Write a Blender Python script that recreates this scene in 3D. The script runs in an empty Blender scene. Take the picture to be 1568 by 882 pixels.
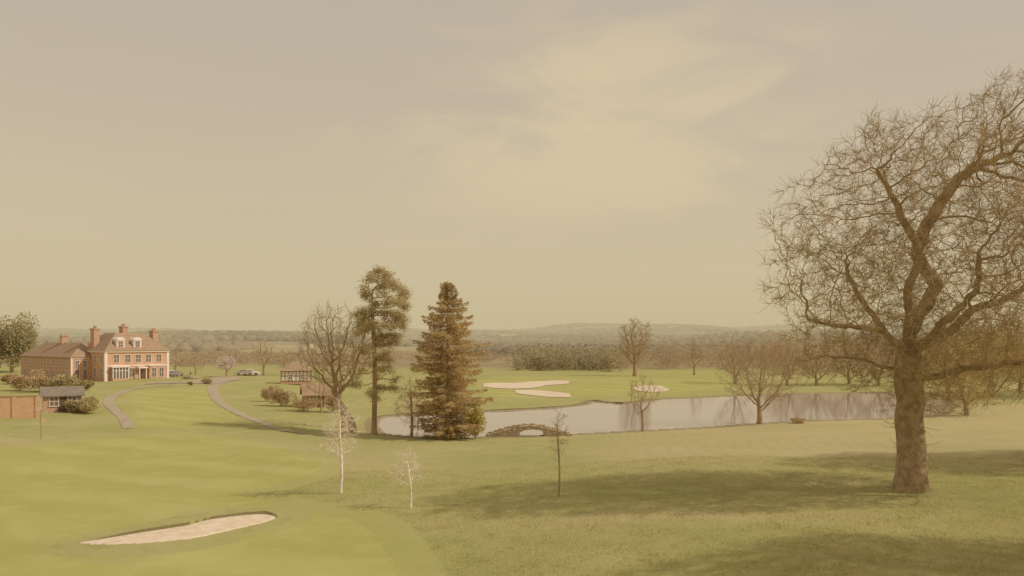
import bpy, math, numpy as np
from mathutils import Vector, Matrix
rng=np.random.default_rng(7)
S=bpy.context.scene
F=1200.0; CX=784.0; HY=520.0; CZ=9.0

# ------------------------------------------------------------ colour helpers
def lin(c):
    c=c/255.0
    return c/12.92 if c<=0.04045 else ((c+0.055)/1.055)**2.4
def L(r,g,b): return (lin(r),lin(g),lin(b),1)
def A(r,g,b,E=0.95): return (min(lin(r)/E/1.01,.95),min(lin(g)/E/1.02,.95),min(lin(b+4)/E/.80,.95),1)

class NT:
    def __init__(s,nt): s.nt=nt; s.n=nt.nodes; s.l=nt.links
    def add(s,t,**k):
        n=s.n.new(t)
        for a,b in k.items(): setattr(n,a,b)
        return n
    def link(s,a,b): s.l.new(a,b)
def setin(nt,sock,v):
    if hasattr(v,'is_output') : nt.link(v,sock)
    else: sock.default_value=v
def mixc(nt,f,a,b):
    m=nt.add('ShaderNodeMix',data_type='RGBA'); m.clamp_factor=True
    setin(nt,m.inputs[0],f); setin(nt,m.inputs[6],a); setin(nt,m.inputs[7],b)
    return m.outputs[2]
def mth(nt,op,a,b=0.0,c=0.0,clamp=False):
    m=nt.add('ShaderNodeMath',operation=op,use_clamp=clamp)
    setin(nt,m.inputs[0],a); setin(nt,m.inputs[1],b); setin(nt,m.inputs[2],c)
    return m.outputs[0]
def noise(nt,vec,scale,detail=4,rough=.55,dist=0):
    n=nt.add('ShaderNodeTexNoise'); n.inputs['Scale'].default_value=scale
    n.inputs['Detail'].default_value=detail; n.inputs['Roughness'].default_value=rough
    n.inputs['Distortion'].default_value=dist
    if vec is not None: nt.link(vec,n.inputs['Vector'])
    return n.outputs['Fac']
def ramp(nt,f,a,b):
    m=nt.add('ShaderNodeMapRange'); m.interpolation_type='SMOOTHSTEP'
    setin(nt,m.inputs[0],f); m.inputs[1].default_value=a; m.inputs[2].default_value=b
    return m.outputs[0]
def newmat(name):
    m=bpy.data.materials.new(name); m.use_nodes=True
    nt=NT(m.node_tree); b=m.node_tree.nodes['Principled BSDF']
    b.inputs['Specular IOR Level'].default_value=.15
    return m,nt,b
def simple(name,c1,c2,scale=2.0,rough=.8,bump=0.0,bscale=None,trans=0.0):
    m,nt,b=newmat(name)
    tc=nt.add('ShaderNodeTexCoord').outputs['Object']
    f=ramp(nt,noise(nt,tc,scale,5,.6),.35,.65)
    nt.link(mixc(nt,f,c1,c2),b.inputs['Base Color'])
    b.inputs['Roughness'].default_value=rough
    if bump:
        bp=nt.add('ShaderNodeBump'); bp.inputs['Strength'].default_value=bump; bp.inputs['Distance'].default_value=.05
        nt.link(noise(nt,tc,bscale or scale*6,4),bp.inputs['Height']); nt.link(bp.outputs[0],b.inputs['Normal'])
    if trans:
        t=nt.add('ShaderNodeBsdfTranslucent'); nt.link(mixc(nt,f,c1,c2),t.inputs[0])
        mx=nt.add('ShaderNodeMixShader'); mx.inputs[0].default_value=trans
        out=[n for n in nt.n if n.type=='OUTPUT_MATERIAL'][0]
        nt.link(b.outputs[0],mx.inputs[1]); nt.link(t.outputs[0],mx.inputs[2]); nt.link(mx.outputs[0],out.inputs[0])
    return m

# ------------------------------------------------------------ mesh helpers
def link(o,parent=None):
    S.collection.objects.link(o)
    if parent is not None: o.parent=parent
    return o
def np_mesh(name,V,Fs,mat,parent=None,smooth=False,attrs=None):
    me=bpy.data.meshes.new(name)
    V=np.asarray(V,dtype=np.float32); me.vertices.add(len(V)); me.vertices.foreach_set('co',V.ravel())
    Fs=[np.asarray(f,dtype=np.int32) for f in Fs]
    mats=mat if isinstance(mat,(list,tuple)) else [mat]
    mi=np.concatenate([np.full(len(f),min(i,len(mats)-1),dtype=np.int32) for i,f in enumerate(Fs)])
    Fs=[f for f in Fs if len(f)]
    loops=np.concatenate([f.ravel() for f in Fs]); tot=np.concatenate([np.full(len(f),f.shape[1],dtype=np.int32) for f in Fs])
    st=np.concatenate([[0],np.cumsum(tot)[:-1]]).astype(np.int32)
    me.loops.add(len(loops)); me.loops.foreach_set('vertex_index',loops)
    me.polygons.add(len(tot)); me.polygons.foreach_set('loop_start',st)
    me.polygons.foreach_set('use_smooth',np.full(len(tot),smooth))
    for q in mats: me.materials.append(q)
    me.polygons.foreach_set('material_index',mi)
    me.update(calc_edges=True); me.validate()
    if attrs:
        for k,v in attrs.items():
            a=me.attributes.new(k,'FLOAT','POINT'); a.data.foreach_set('value',np.asarray(v,dtype=np.float32))
    return link(bpy.data.objects.new(name,me),parent)
class MB:
    def __init__(s): s.v=[]; s.f=[]
    def box(s,x0,x1,y0,y1,z0,z1,fr=None):
        n=len(s.v); P=[(x,y,z) for z in (z0,z1) for x,y in ((x0,y0),(x1,y0),(x1,y1),(x0,y1))]
        if fr: P=[fr(*p) for p in P]
        s.v+=P; s.f+=[tuple(n+i for i in q) for q in ((0,3,2,1),(4,5,6,7),(0,1,5,4),(1,2,6,5),(2,3,7,6),(3,0,4,7))]
    def poly(s,P,faces):
        n=len(s.v); s.v+=list(P); s.f+=[tuple(n+i for i in q) for q in faces]
    def hip(s,x0,x1,y0,y1,z0,z1,ins):
        P=[(x0,y0,z0),(x1,y0,z0),(x1,y1,z0),(x0,y1,z0),(x0+ins,y0+ins,z1),(x1-ins,y0+ins,z1),(x1-ins,y1-ins,z1),(x0+ins,y1-ins,z1)]
        s.poly(P,((0,3,2,1),(4,5,6,7),(0,1,5,4),(1,2,6,5),(2,3,7,6),(3,0,4,7)))
    def cyl(s,x,y,z0,z1,r0,r1,k=12,ax='z'):
        P=[]
        for z,r in ((z0,r0),(z1,r1)):
            for i in range(k):
                a=2*math.pi*i/k
                P.append((x+r*math.cos(a),y+r*math.sin(a),z) if ax=='z' else (x+r*math.cos(a),z,y+r*math.sin(a)))
        s.poly(P,[(i,(i+1)%k,k+(i+1)%k,k+i) for i in range(k)]+[tuple(range(k)),tuple(range(k,2*k))])
    def obj(s,name,mat,parent=None,smooth=False,bevel=0):
        me=bpy.data.meshes.new(name); me.from_pydata(s.v,[],s.f); me.update(); me.materials.append(mat)
        if smooth: me.polygons.foreach_set('use_smooth',[True]*len(me.polygons))
        o=link(bpy.data.objects.new(name,me),parent)
        if bevel:
            b=o.modifiers.new('b','BEVEL'); b.width=bevel; b.segments=2
        return o
def empty(name,loc=(0,0,0),rot=0):
    e=bpy.data.objects.new(name,None); e.location=loc; e.rotation_euler=(0,0,rot); return link(e)

# ------------------------------------------------------------ terrain functions
def sm(x,a,b):
    t=np.clip((np.asarray(x,float)-a)/(b-a),0,1); return t*t*(3-2*t)
def catmull(P,n=4):
    P=np.array(P,float); N=len(P); out=[]
    for i in range(N):
        p0,p1,p2,p3=P[i-1],P[i],P[(i+1)%N],P[(i+2)%N]
        for k in range(n):
            t=k/n; out.append(.5*((2*p1)+(-p0+p2)*t+(2*p0-5*p1+4*p2-p3)*t*t+(-p0+3*p1-3*p2+p3)*t**3))
    return np.array(out)
def sdf(poly,x,y,far=60.0):
    x=np.asarray(x,float); y=np.asarray(y,float); shp=x.shape; x=x.ravel(); y=y.ravel()
    res=np.full(x.shape,-far)
    lo=poly.min(0)-far; hi=poly.max(0)+far
    m=(x>lo[0])&(x<hi[0])&(y>lo[1])&(y<hi[1])
    if m.any():
        X=x[m]; Y=y[m]; D=np.full(X.shape,1e9); ins=np.zeros(X.shape,bool); N=len(poly)
        for i in range(N):
            ax,ay=poly[i]; bx,by=poly[(i+1)%N]; dx,dy=bx-ax,by-ay
            t=np.clip(((X-ax)*dx+(Y-ay)*dy)/(dx*dx+dy*dy+1e-12),0,1)
            D=np.minimum(D,(X-ax-t*dx)**2+(Y-ay-t*dy)**2)
            if abs(dy)>1e-9:
                ins^=((ay>Y)!=(by>Y))&(X<dx*(Y-ay)/dy+ax)
        D=np.sqrt(D); res[m]=np.maximum(np.where(ins,D,-D),-far)
    return res.reshape(shp)
WZ=-2.0
def atz(px,py,z):
    d=(CZ-z)*F/(py-HY); return ((px-CX)/F*d,d)
lake_px=[(574,641),(574,662),(612,669),(700,673),(745,671),(800,670),(870,667),(985,661),(1080,656),(1163,650),(1250,645),(1340,643),(1420,640),(1452,630),(1462,613),(1440,604),(1370,602),(1280,602),(1200,603),(1120,606),(1060,609),(1010,611),(965,617),(935,617),(905,614),(893,619),(850,624),(800,627),(740,630),(680,634),(620,635)]
lake=catmull([atz(a,b,WZ) for a,b in lake_px],3)
def und(x,y):
    return .16*np.sin(x*.11+1.3)*np.sin(y*.13+.4)+.1*np.sin(x*.23+y*.19)+.05*np.sin(x*.6+2*np.sin(y*.3))
HYS=[0,250,400,600,800,1000,1300,1700,2100,2600,3200,5000,9000]
HZS=[0,0,-.8,-1.5,-1,0,3,9,18,35,52,56,50]
def base(x,y):
    z=1.0*sm(x,-6,14)*(1-sm(y,62,110))-1.0*sm(x,-75,-35)*sm(y,95,140)
    hz=np.interp(y,HYS,HZS)
    u=x/np.maximum(y,1)
    md=.92+.12*np.sin(u*9+.5)+.11*np.sin(u*21+y*.0016)+.07*np.sin(u*47+1+y*.003)+.28*sm(u,-.05,.22)-.10*sm(-u,.2,.5)
    z=z+hz*np.where(hz>0,md,1)+sm(y,300,1200)*3.0*np.sin(x*.006+y*.004)
    z=z+11*np.exp(-((y-1250)/220)**2)*sm(np.sin(u*8.5+4.6),-.2,.9)
    return z+und(x,y)
def H0(x,y):
    x=np.asarray(x,float); y=np.asarray(y,float)
    s=sdf(lake,x,y,60)
    b=base(x,y)
    t=sm(-s,0,48)*.75+.25*np.clip(-s/12,0,1)
    t=np.clip(t,0,1)
    out=-1.90+(b+1.90)*t
    return np.where(s>0,-1.90-np.minimum(1.5,s*.6),out)
def ground(px,py,H=H0):
    d=np.geomspace(18,1500,1200); x=(px-CX)/F*d
    g=(CZ-(py-HY)/F*d)-H(x,d)
    i=np.argmax(g<0)
    if i==0: i=len(d)-1
    t=g[i-1]/(g[i-1]-g[i]); D=d[i-1]+t*(d[i]-d[i-1]); X=(px-CX)/F*D
    return X,D,float(H(np.array([X]),np.array([D]))[0])
def gp(pts): return [ground(a,b)[:2] for a,b in pts]
up_px=[(122,832),(160,826),(220,816),(285,806),(318,797),(370,790),(405,788),(421,792)]
lo_px=[(122,833),(160,834),(220,832),(285,826),(318,820),(370,808),(405,800),(421,794)]
UP=np.array(gp(up_px)); LO=np.array(gp(lo_px))
bk=[np.concatenate([UP,LO[::-1]])]+[catmull(gp(p),5) for p in (
 [(746,588),(790,587),(830,584),(866,584),(864,588),(835,590),(812,594),(775,595),(750,593)],
 [(794,598),(830,599),(868,604),(866,608),(835,607),(800,603)],
 [(974,596),(985,592),(1005,591),(1018,595),(1016,599),(990,600)])]
uo=np.argsort(UP[:,0])
def lipd(x,y):
    yu=np.interp(x,UP[uo,0],UP[uo,1]); rg=sm(x,UP[:,0].min()-.2,UP[:,0].min()+1.5)*(1-sm(x,UP[:,0].max()-.3,UP[:,0].max()+.3))
    return np.asarray(y,float)-yu,rg
def H(x,y):
    z=H0(x,y); x=np.asarray(x,float)
    dy,rg=lipd(x,y)
    z=z+.17*rg*sm(dy,-.02,.22)*(1-sm(dy,.35,1.6))
    for b in bk[1:]:
        s=sdf(b,x,y,6); z=z-.25*sm(s,0,1.0)
    return z
def Hs(x,y): return float(H(np.array([float(x)]),np.array([float(y)]))[0])
def gH(px,py): return ground(px,py,H0)

# ------------------------------------------------------------ terrain mesh
ys=[6.0]
while ys[-1]<7000:
    y=ys[-1]; ys.append(y+(.12 if 33<y<43 else max(.22,y*.009)))
xs=[0.0]; 
while xs[-1]<6500: xs.append(xs[-1]+(.18 if 9.5<xs[-1]<23.5 else max(.26,(xs[-1]-32)*.028)))
xs=np.array([-v for v in xs[:0:-1]]+xs); ys=np.array([-400,-150,-60,-20,-5,0,3]+ys)
GX,GY=np.meshgrid(xs,ys); gx=GX.ravel(); gy=GY.ravel()
gz=H(gx,np.maximum(gy,0.0))
nx=len(xs); ny=len(ys)
idx=np.arange(nx*ny).reshape(ny,nx)
quads=np.stack([idx[:-1,:-1],idx[:-1,1:],idx[1:,1:],idx[1:,:-1]],-1).reshape(-1,4)
fairA=catmull(gp([(-250,700),(0,686),(150,670),(300,664),(420,682),(500,706),(506,722),(440,745),(400,754),(470,773),(560,788),(605,815),(630,850),(645,882)])+[(-1.5,16),(-60,16),(-90,40)],4)
fairB=catmull(gp([(205,599),(320,596),(338,622),(352,645),(300,656),(215,656),(200,630)]),4)
fairC=catmull(gp([(750,578),(860,574),(960,570),(1110,569),(1130,585),(1060,600),(930,606),(880,606),(750,607)]),4)
fa=np.maximum(np.maximum(sdf(fairA,gx,gy,8),sdf(fairB,gx,gy,8)),sdf(fairC,gx,gy,8))
bs=sdf(bk[0],gx,gy,8); fa=np.minimum(fa,-(bs+1.5+.6*np.sin(gx*.7)))
dry=.75*sm(gx/np.maximum(gy,1),.02,.2)*sm(gy,44,60)*(1-sm(gy,125,135))
p1=ground(1010,790)
dry=np.maximum(dry,.9*np.exp(-((gx-p1[0])/7)**2-((gy-p1[1]+.15*(gx-p1[0]))/1.5)**2))
dry=np.maximum(dry,.35*sm(-gx,-2,10)*sm(gy,48,56)*(1-sm(gy,70,86)))
shore=-sdf(lake,gx,gy,10)

def ground_mat():
    m,nt,b=newmat('grass_ground')
    g=nt.add('ShaderNodeNewGeometry').outputs['Position']
    def at(n):
        a=nt.add('ShaderNodeAttribute',attribute_name=n); return a.outputs['Fac']
    n1=noise(nt,g,.09,5,.6); n2=noise(nt,g,.7,5,.65); n3=noise(nt,g,5,4,.7); n4=noise(nt,g,18,3,.7); n0=noise(nt,g,.12,3,.5)
    rough=mixc(nt,ramp(nt,n1,.35,.65),A(162,160,86),A(174,166,98))
    rough=mixc(nt,mth(nt,'MULTIPLY',ramp(nt,n2,.45,.72),.65),rough,A(148,147,76))
    rough=mixc(nt,mth(nt,'MULTIPLY',ramp(nt,n3,.5,.75),.45),rough,A(187,173,112))
    rough=mixc(nt,mth(nt,'MULTIPLY',ramp(nt,n4,.5,.8),.45),rough,A(138,136,70))
    dm=mth(nt,'MULTIPLY',at('dry'),mth(nt,'ADD',mth(nt,'MULTIPLY',n2,.9),mth(nt,'MULTIPLY',n1,.6)),clamp=True)
    rough=mixc(nt,dm,rough,A(189,172,116))
    sx=nt.add('ShaderNodeSeparateXYZ'); nt.link(g,sx.inputs[0])
    ph=mth(nt,'ADD',mth(nt,'MULTIPLY',sx.outputs[0],.45),mth(nt,'MULTIPLY',sx.outputs[1],1.0))
    ph=mth(nt,'ADD',ph,mth(nt,'MULTIPLY',n1,9.0))
    st=mth(nt,'MULTIPLY_ADD',mth(nt,'SINE',mth(nt,'MULTIPLY',ph,.85)),.5,.5)
    st=mth(nt,'MULTIPLY',ramp(nt,st,.1,.9),mth(nt,'MULTIPLY_ADD',ramp(nt,n0,.38,.62),.75,.2))
    fair=mixc(nt,st,A(164,161,80),A(176,171,93))
    fair=mixc(nt,mth(nt,'MULTIPLY',ramp(nt,n1,.45,.7),.5),fair,A(177,171,96))
    fair=mixc(nt,mth(nt,'MULTIPLY',ramp(nt,n2,.4,.7),.4),fair,A(184,176,104))
    fair=mixc(nt,mth(nt,'MULTIPLY',ramp(nt,n4,.5,.8),.25),fair,A(148,148,76))
    fm=ramp(nt,mth(nt,'ADD',at('fair'),mth(nt,'MULTIPLY',n2,1.2)),-.1,1.3)
    col=mixc(nt,fm,rough,fair)
    mp=nt.add('ShaderNodeMapping'); mp.inputs['Scale'].default_value=(.0045,.0028,0); nt.link(g,mp.inputs[0])
    v=nt.add('ShaderNodeTexVoronoi'); v.inputs['Scale'].default_value=1; nt.link(mp.outputs[0],v.inputs['Vector'])
    sc=nt.add('ShaderNodeSeparateColor'); nt.link(v.outputs['Color'],sc.inputs[0])
    fld=mixc(nt,ramp(nt,sc.outputs[0],.3,.5),A(154,138,92),A(170,156,96))
    fld=mixc(nt,ramp(nt,sc.outputs[1],.62,.68),fld,A(182,158,112))
    fld=mixc(nt,ramp(nt,noise(nt,g,.012,5,.6),.5,.62),fld,A(146,130,88))
    col=mixc(nt,ramp(nt,sx.outputs[1],262,300),col,fld)
    col=mixc(nt,mth(nt,'SUBTRACT',1.0,ramp(nt,mth(nt,'ADD',at('shore'),n2),.3,1.5)),col,A(152,138,90))
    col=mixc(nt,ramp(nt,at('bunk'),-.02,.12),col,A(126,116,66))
    nt.link(col,b.inputs['Base Color']); b.inputs['Roughness'].default_value=.9
    bp=nt.add('ShaderNodeBump'); bp.inputs['Strength'].default_value=.6; bp.inputs['Distance'].default_value=.06
    h=mth(nt,'MULTIPLY',mth(nt,'ADD',n3,n4),mth(nt,'SUBTRACT',1.0,mth(nt,'MULTIPLY',fm,.7)))
    nt.link(h,bp.inputs['Height']); nt.link(bp.outputs[0],b.inputs['Normal'])
    return m
gm=ground_mat()
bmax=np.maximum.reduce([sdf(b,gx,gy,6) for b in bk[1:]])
ld,lr=lipd(gx,gy); bmax=np.maximum(bmax,np.where(lr>.3,.22-np.abs(ld-.06),-1))  # dark band along the bunker's far lip: its shade put into the ground colour
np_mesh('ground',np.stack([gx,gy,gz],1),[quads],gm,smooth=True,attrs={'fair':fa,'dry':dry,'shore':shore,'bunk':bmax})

# water
m,nt,b=newmat('lake_water')
g=nt.add('ShaderNodeNewGeometry').outputs['Position']
b.inputs['Base Color'].default_value=A(172,156,128); b.inputs['Roughness'].default_value=.06
b.inputs['Specular IOR Level'].default_value=.6
bp=nt.add('ShaderNodeBump'); bp.inputs['Strength'].default_value=.10; bp.inputs['Distance'].default_value=.05
nt.link(noise(nt,g,1.2,4,.6),bp.inputs['Height']); nt.link(bp.outputs[0],b.inputs['Normal'])
lo=lake.min(0)-3; hi=lake.max(0)+3
mb=MB(); mb.poly([(lo[0],lo[1],WZ),(hi[0],lo[1],WZ),(hi[0],hi[1],WZ),(lo[0],hi[1],WZ)],[(0,1,2,3)]); mb.obj('lake',m)

# sand bunkers
sand=simple('sand',A(222,203,160),A(208,188,142),1.5,.95,.4,6)
tt=np.linspace(0,1,len(UP)); M_=121; K_=17
def smooth_line(P):
    ti=np.linspace(0,1,M_); q=np.stack([np.interp(ti,tt,P[:,0]),np.interp(ti,tt,P[:,1])],1)
    for _ in range(30): q[1:-1]=(q[:-2]+2*q[1:-1]+q[2:])/4
    return q
U_=smooth_line(UP); Lw=smooth_line(LO); jit_=.05*np.sin(np.arange(M_)*.55)+.04*np.sin(np.arange(M_)*1.31+1)
rows=[]
for j in range(K_):
    v=j/(K_-1); p=Lw*(1-v)+U_*v; p[:,1]+=jit_*(1-v)-.02*v+.06*v
    zz_=H0(p[:,0],p[:,1])+.035+.02*np.sin(p[:,0]*5)*np.sin(p[:,1]*6)*math.sin(math.pi*v)
    rows.append(np.stack([p[:,0],p[:,1],zz_],1))
skirt=rows[0].copy(); skirt[:,2]-=.12; skirt[:,1]-=.05; rows=[skirt]+rows
V=np.concatenate(rows); R_=len(rows)
Q=[(r*M_+i,r*M_+i+1,(r+1)*M_+i+1,(r+1)*M_+i) for r in range(R_-1) for i in range(M_-1)]
np_mesh('sand_bunker',V,[Q],sand,smooth=True)
for b_ in bk[1:]:
    lo=b_.min(0)-.4; hi=b_.max(0)+.4; stp=.3
    ax=np.arange(lo[0],hi[0],stp); ay=np.arange(lo[1],hi[1],stp); X,Y=np.meshgrid(ax,ay)
    s=sdf(b_,X,Y,3)
    Z=H0(X,Y)+.07-.10*sm(s,0,2.0)
    id_=np.arange(X.size).reshape(X.shape); q=np.stack([id_[:-1,:-1],id_[:-1,1:],id_[1:,1:],id_[1:,:-1]],-1).reshape(-1,4)
    keep=s.ravel()[q].min(1)>-.02
    np_mesh('sand_bunker',np.stack([X.ravel(),Y.ravel(),Z.ravel()],1),[q[keep]],sand,smooth=True)

# lake edging (timber revetment below the far green)
edge=simple('edging_wood',A(142,124,84),A(126,110,74),1.2,.9,.3)
seg=lake; V=[];Q=[]; N=len(seg)
for i in range(N):
    p=seg[i]; t=seg[(i+1)%N]-seg[i-1]; t/=np.linalg.norm(t); n=np.array([-t[1],t[0]])
    h=-1.80+.04*math.sin(i*1.7)
    V+= [(p[0]-n[0]*.12,p[1]-n[1]*.12,-2.5),(p[0]-n[0]*.12,p[1]-n[1]*.12,h),(p[0]+n[0]*.12,p[1]+n[1]*.12,h),(p[0]+n[0]*.12,p[1]+n[1]*.12,-2.5)]
i0=[i for i in range(N) if seg[i][1]>108 and (seg[(i+1)%N][1]>108) and seg[i][0]<26]
for i in i0:
    a=4*i; c=4*((i+1)%N)
    for k in range(3): Q.append((a+k,a+k+1,c+k+1,c+k))
np_mesh('lake_edging',V,[Q],edge)

# paths
gravel=simple('gravel',A(178,162,122),A(170,154,114),.8,.95,.3,8)
def ribbon(name,pts,w,mat,lift=.05):
    c=np.array(gp(pts)); out=[]
    n=len(c)
    for i in range(n-1):
        p0=c[max(i-1,0)];p1=c[i];p2=c[i+1];p3=c[min(i+2,n-1)]
        for k in range(10):
            t=k/10; out.append(.5*((2*p1)+(-p0+p2)*t+(2*p0-5*p1+4*p2-p3)*t*t+(-p0+3*p1-3*p2+p3)*t**3))
    c=np.array(out+[c[-1]]); t=np.gradient(c,axis=0); t/=np.linalg.norm(t,axis=1)[:,None]; nn=np.stack([-t[:,1],t[:,0]],1)
    W=np.interp(np.linspace(0,1,len(c)),np.linspace(0,1,len(w)),w)
    cols=[c+nn*(W*u)[:,None] for u in (-.5,-.25,0,.25,.5)]
    V=np.concatenate([np.stack([q[:,0],q[:,1],H0(q[:,0],q[:,1])+lift],1) for q in cols]); M=len(c)
    Q=[(k*M+i,(k+1)*M+i,(k+1)*M+i+1,k*M+i+1) for k in range(4) for i in range(M-1)]
    return np_mesh(name,V,[Q],mat,smooth=True)
ribbon('gravel_path',[(262,590),(225,593),(195,598),(172,607),(166,618),(178,630),(190,642),(197,656)],[1.9,1.5,1.4,1.3,1.2],gravel,.04)
ribbon('gravel_path',[(352,578),(338,586),(326,594),(330,608),(345,622),(368,634),(395,645),(425,657),(470,664)],[2.8,2.0,1.6,1.4,1.1,.7],gravel,.04)
ribbon('gravel_driveway',[(240,588),(262,586),(300,586),(340,580),(350,577)],[5,8,9,8,5],gravel,.08)

# ------------------------------------------------------------ trees
def norm(v): return v/np.maximum(np.linalg.norm(v,axis=-1,keepdims=True),1e-9)
def grow(At,P0,par0,step,infl,kill,iters,jit,trop=(0,0,0)):
    pos=np.array(P0,float); par=list(par0); cc=np.zeros(len(pos),int)
    D=np.linalg.norm(At[:,None]-pos[None],axis=2); ni=D.argmin(1); nd=D.min(1)
    for it in range(iters):
        m=nd<infl
        if not m.any(): break
        ix=ni[m]; vec=norm(At[m]-pos[ix]); sumv=np.zeros_like(pos); np.add.at(sumv,ix,vec)
        u=np.unique(ix); u=u[cc[u]<3]
        if len(u)==0: break
        d=norm(norm(sumv[u])+rng.normal(0,jit,(len(u),3))+np.array(trop))
        new=pos[u]+step*d; n0=len(pos)
        pos=np.concatenate([pos,new]); par+=list(u); cc[u]+=1; cc=np.concatenate([cc,np.zeros(len(u),int)])
        D=np.linalg.norm(At[:,None]-new[None],axis=2); j=D.argmin(1); dj=D.min(1)
        b=dj<nd; ni=np.where(b,j+n0,ni); nd=np.where(b,dj,nd)
        k=nd>kill; At=At[k]; ni=ni[k]; nd=nd[k]
        if len(At)==0: break
    return pos,np.array(par)
def radii(pos,par,R,rt):
    n=len(pos); cnt=np.zeros(n); hasc=np.zeros(n,bool); hasc[par[1:]]=True
    cnt[~hasc]=1
    for i in range(n-1,0,-1): cnt[par[i]]+=cnt[i]
    p=math.log(max(cnt[0],2))/math.log(R/rt)
    return rt*cnt**(1/p)
def add_twigs(pos,par,rad,thr,per,Lr,r0,droop=0.0,seg=3,spread=1.0,minz=0.0):
    host=np.where((rad<thr)&(np.arange(len(pos))>3)&(pos[:,2]>minz))[0]
    host=np.repeat(host,per); M=len(host)
    if M==0: return pos,par,rad
    pd=norm(pos[host]-pos[par[host]]); d=norm(pd+rng.normal(0,.65*spread,(M,3))+np.array([0,0,.1-droop]))
    Ln=rng.uniform(Lr[0],Lr[1],M)/seg; prev=host; P=pos[host]; n=len(pos); allp=[pos];allr=[rad];allpar=[par]
    for k in range(seg):
        d=norm(d+rng.normal(0,.28,(M,3))+np.array([0,0,-droop*.5])); P=P+d*Ln[:,None]
        allp.append(P); allpar.append(prev); allr.append(np.full(M,r0*(1-.3*k)))
        prev=np.arange(M)+n; n+=M
    return np.concatenate(allp),np.concatenate(allpar),np.concatenate(allr)
def tubes(pos,par,rad,kb=8,thr=.05):
    n=len(pos); dr=np.zeros((n,3)); dr[1:]=norm(pos[1:]-pos[par[1:]])
    main=np.full(n,-1); order=np.argsort(rad[1:],kind='stable')+1
    main[par[order]]=order
    if main[0]>=0: dr[0]=dr[main[0]]
    av=dr.copy(); h=main>=0; av[h]=norm(dr[h]+dr[main[h]])
    cls=np.where(rad>=thr,kb,3)
    ref=np.array([.31,.87,.38])
    def ring(c,d,r,k):
        u=norm(np.cross(d,ref)); v=np.cross(d,u); a=np.arange(k)*2*math.pi/k
        return (c[:,None]+r[:,None,None]*(np.cos(a)[None,:,None]*u[:,None]+np.sin(a)[None,:,None]*v[:,None])).reshape(-1,3)
    Vs=[];Fs=[];off=0
    for k in (kb,3):
        I=np.where(cls==k)[0]
        if len(I)==0: Fs.append(np.zeros((0,4),int)); continue
        st=np.full(n,-1); st[I]=off+np.arange(len(I))*k
        Vs.append(ring(pos[I],av[I],rad[I],k)); off+=len(I)*k
        C=I[I>0]; p=par[C]; own=(main[p]==C)&(cls[p]==k)
        s=np.where(own,st[p],-1); E=C[~own]
        if len(E):
            Vs.append(ring(pos[par[E]],dr[E],rad[E],k)); s[~own]=off+np.arange(len(E))*k; off+=len(E)*k
        j=np.arange(k); j2=(j+1)%k; e=st[C]
        Fs.append(np.stack([s[:,None]+j,s[:,None]+j2,e[:,None]+j2,e[:,None]+j],-1).reshape(-1,4))
    return np.concatenate(Vs),Fs
def ell(n,c,r,inner=.3,clump=.5,nc=40,cs=.16):
    c=np.array(c);r=np.array(r)
    d=norm(rng.normal(size=(n,3))); rr=(inner**3+(1-inner**3)*rng.random(n))**(1/3)
    P=d*rr[:,None]
    cc=norm(rng.normal(size=(nc,3)))*(rng.uniform(.5,.95,nc))[:,None]
    k=int(n*clump); P[:k]=cc[rng.integers(0,nc,k)]+rng.normal(0,cs,(k,3))
    return c+P*r
def wob(h,n,wx,wy=0.0,amp=.1):
    t=np.linspace(0,1,n); return [(wx*u*u+amp*math.sin(u*5),wy*u+amp*math.cos(u*4+1)-amp,h*u) for u in t]
oakbark=simple('oak_bark',A(154,134,90,.66),A(126,108,70,.66),3.0,.9,.9,14)
oaktwig=simple('oak_twigs',A(166,144,92,.64),A(148,128,80,.64),.5,.9)
barkm=simple('grey_bark',A(156,136,92,.7),A(138,118,78,.7),1.0,.9)
twigm=simple('twig_bark',A(174,152,104,.75),A(158,138,92,.75),1.0,.9)
twigy=simple('willow_twigs',A(190,170,98,.75),A(176,156,88,.75),.6,.9)
birch=simple('birch_bark',A(236,220,188,.8),A(200,180,142,.8),5.0,.8)
paleb=simple('pale_twigs',A(214,194,150,.75),A(194,172,126,.75),1,.9)
birtw=simple('birch_twigs',A(224,207,170,.72),A(204,186,146,.72),1,.9)
def bare(name,x,y,z,Ht,cr,cb,R,na,mat,big=None,step=.4,kill=.6,rt=.02,tw=2,TL=(.4,.8),tr=.012,droop=0.0,lean=0.0,jit=.25,trunk=None,ry=None,inner=.2,flare=.5,clump=.4,topbias=1.0,thr=.05,minz=0.0):
    th=trunk if trunk else cb
    P0=wob(th,max(4,int(th/step)),lean,0,.04*th/3)
    At=ell(na,(lean*1.2,0,(Ht+cb)/2),(cr,ry or cr,(Ht-cb)/2),inner,clump,30,.15)
    if topbias!=1.0:
        f=(At[:,2]-cb)/(Ht-cb); At[:,:2]*=np.clip(1.15-topbias*f,.12,1.2)[:,None]
    pos,par=grow(At,P0,[0]+list(range(len(P0)-1)),step,99,kill,140,jit,(0,0,.12-droop))
    rad=radii(pos,par,R,rt); rad=rad*(1+flare*np.exp(-pos[:,2]/(R*1.6)))
    pos,par,rad=add_twigs(pos,par,rad,rt*3.0,tw,TL,tr,droop,minz=max(minz,cb*.6))
    e=empty(name,(x,y,z-.05))
    V,Fq=tubes(pos,par,rad,8,thr)
    np_mesh('trunk_and_branches',V,Fq,[big or barkm,mat],e,smooth=True)
    return e
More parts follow.
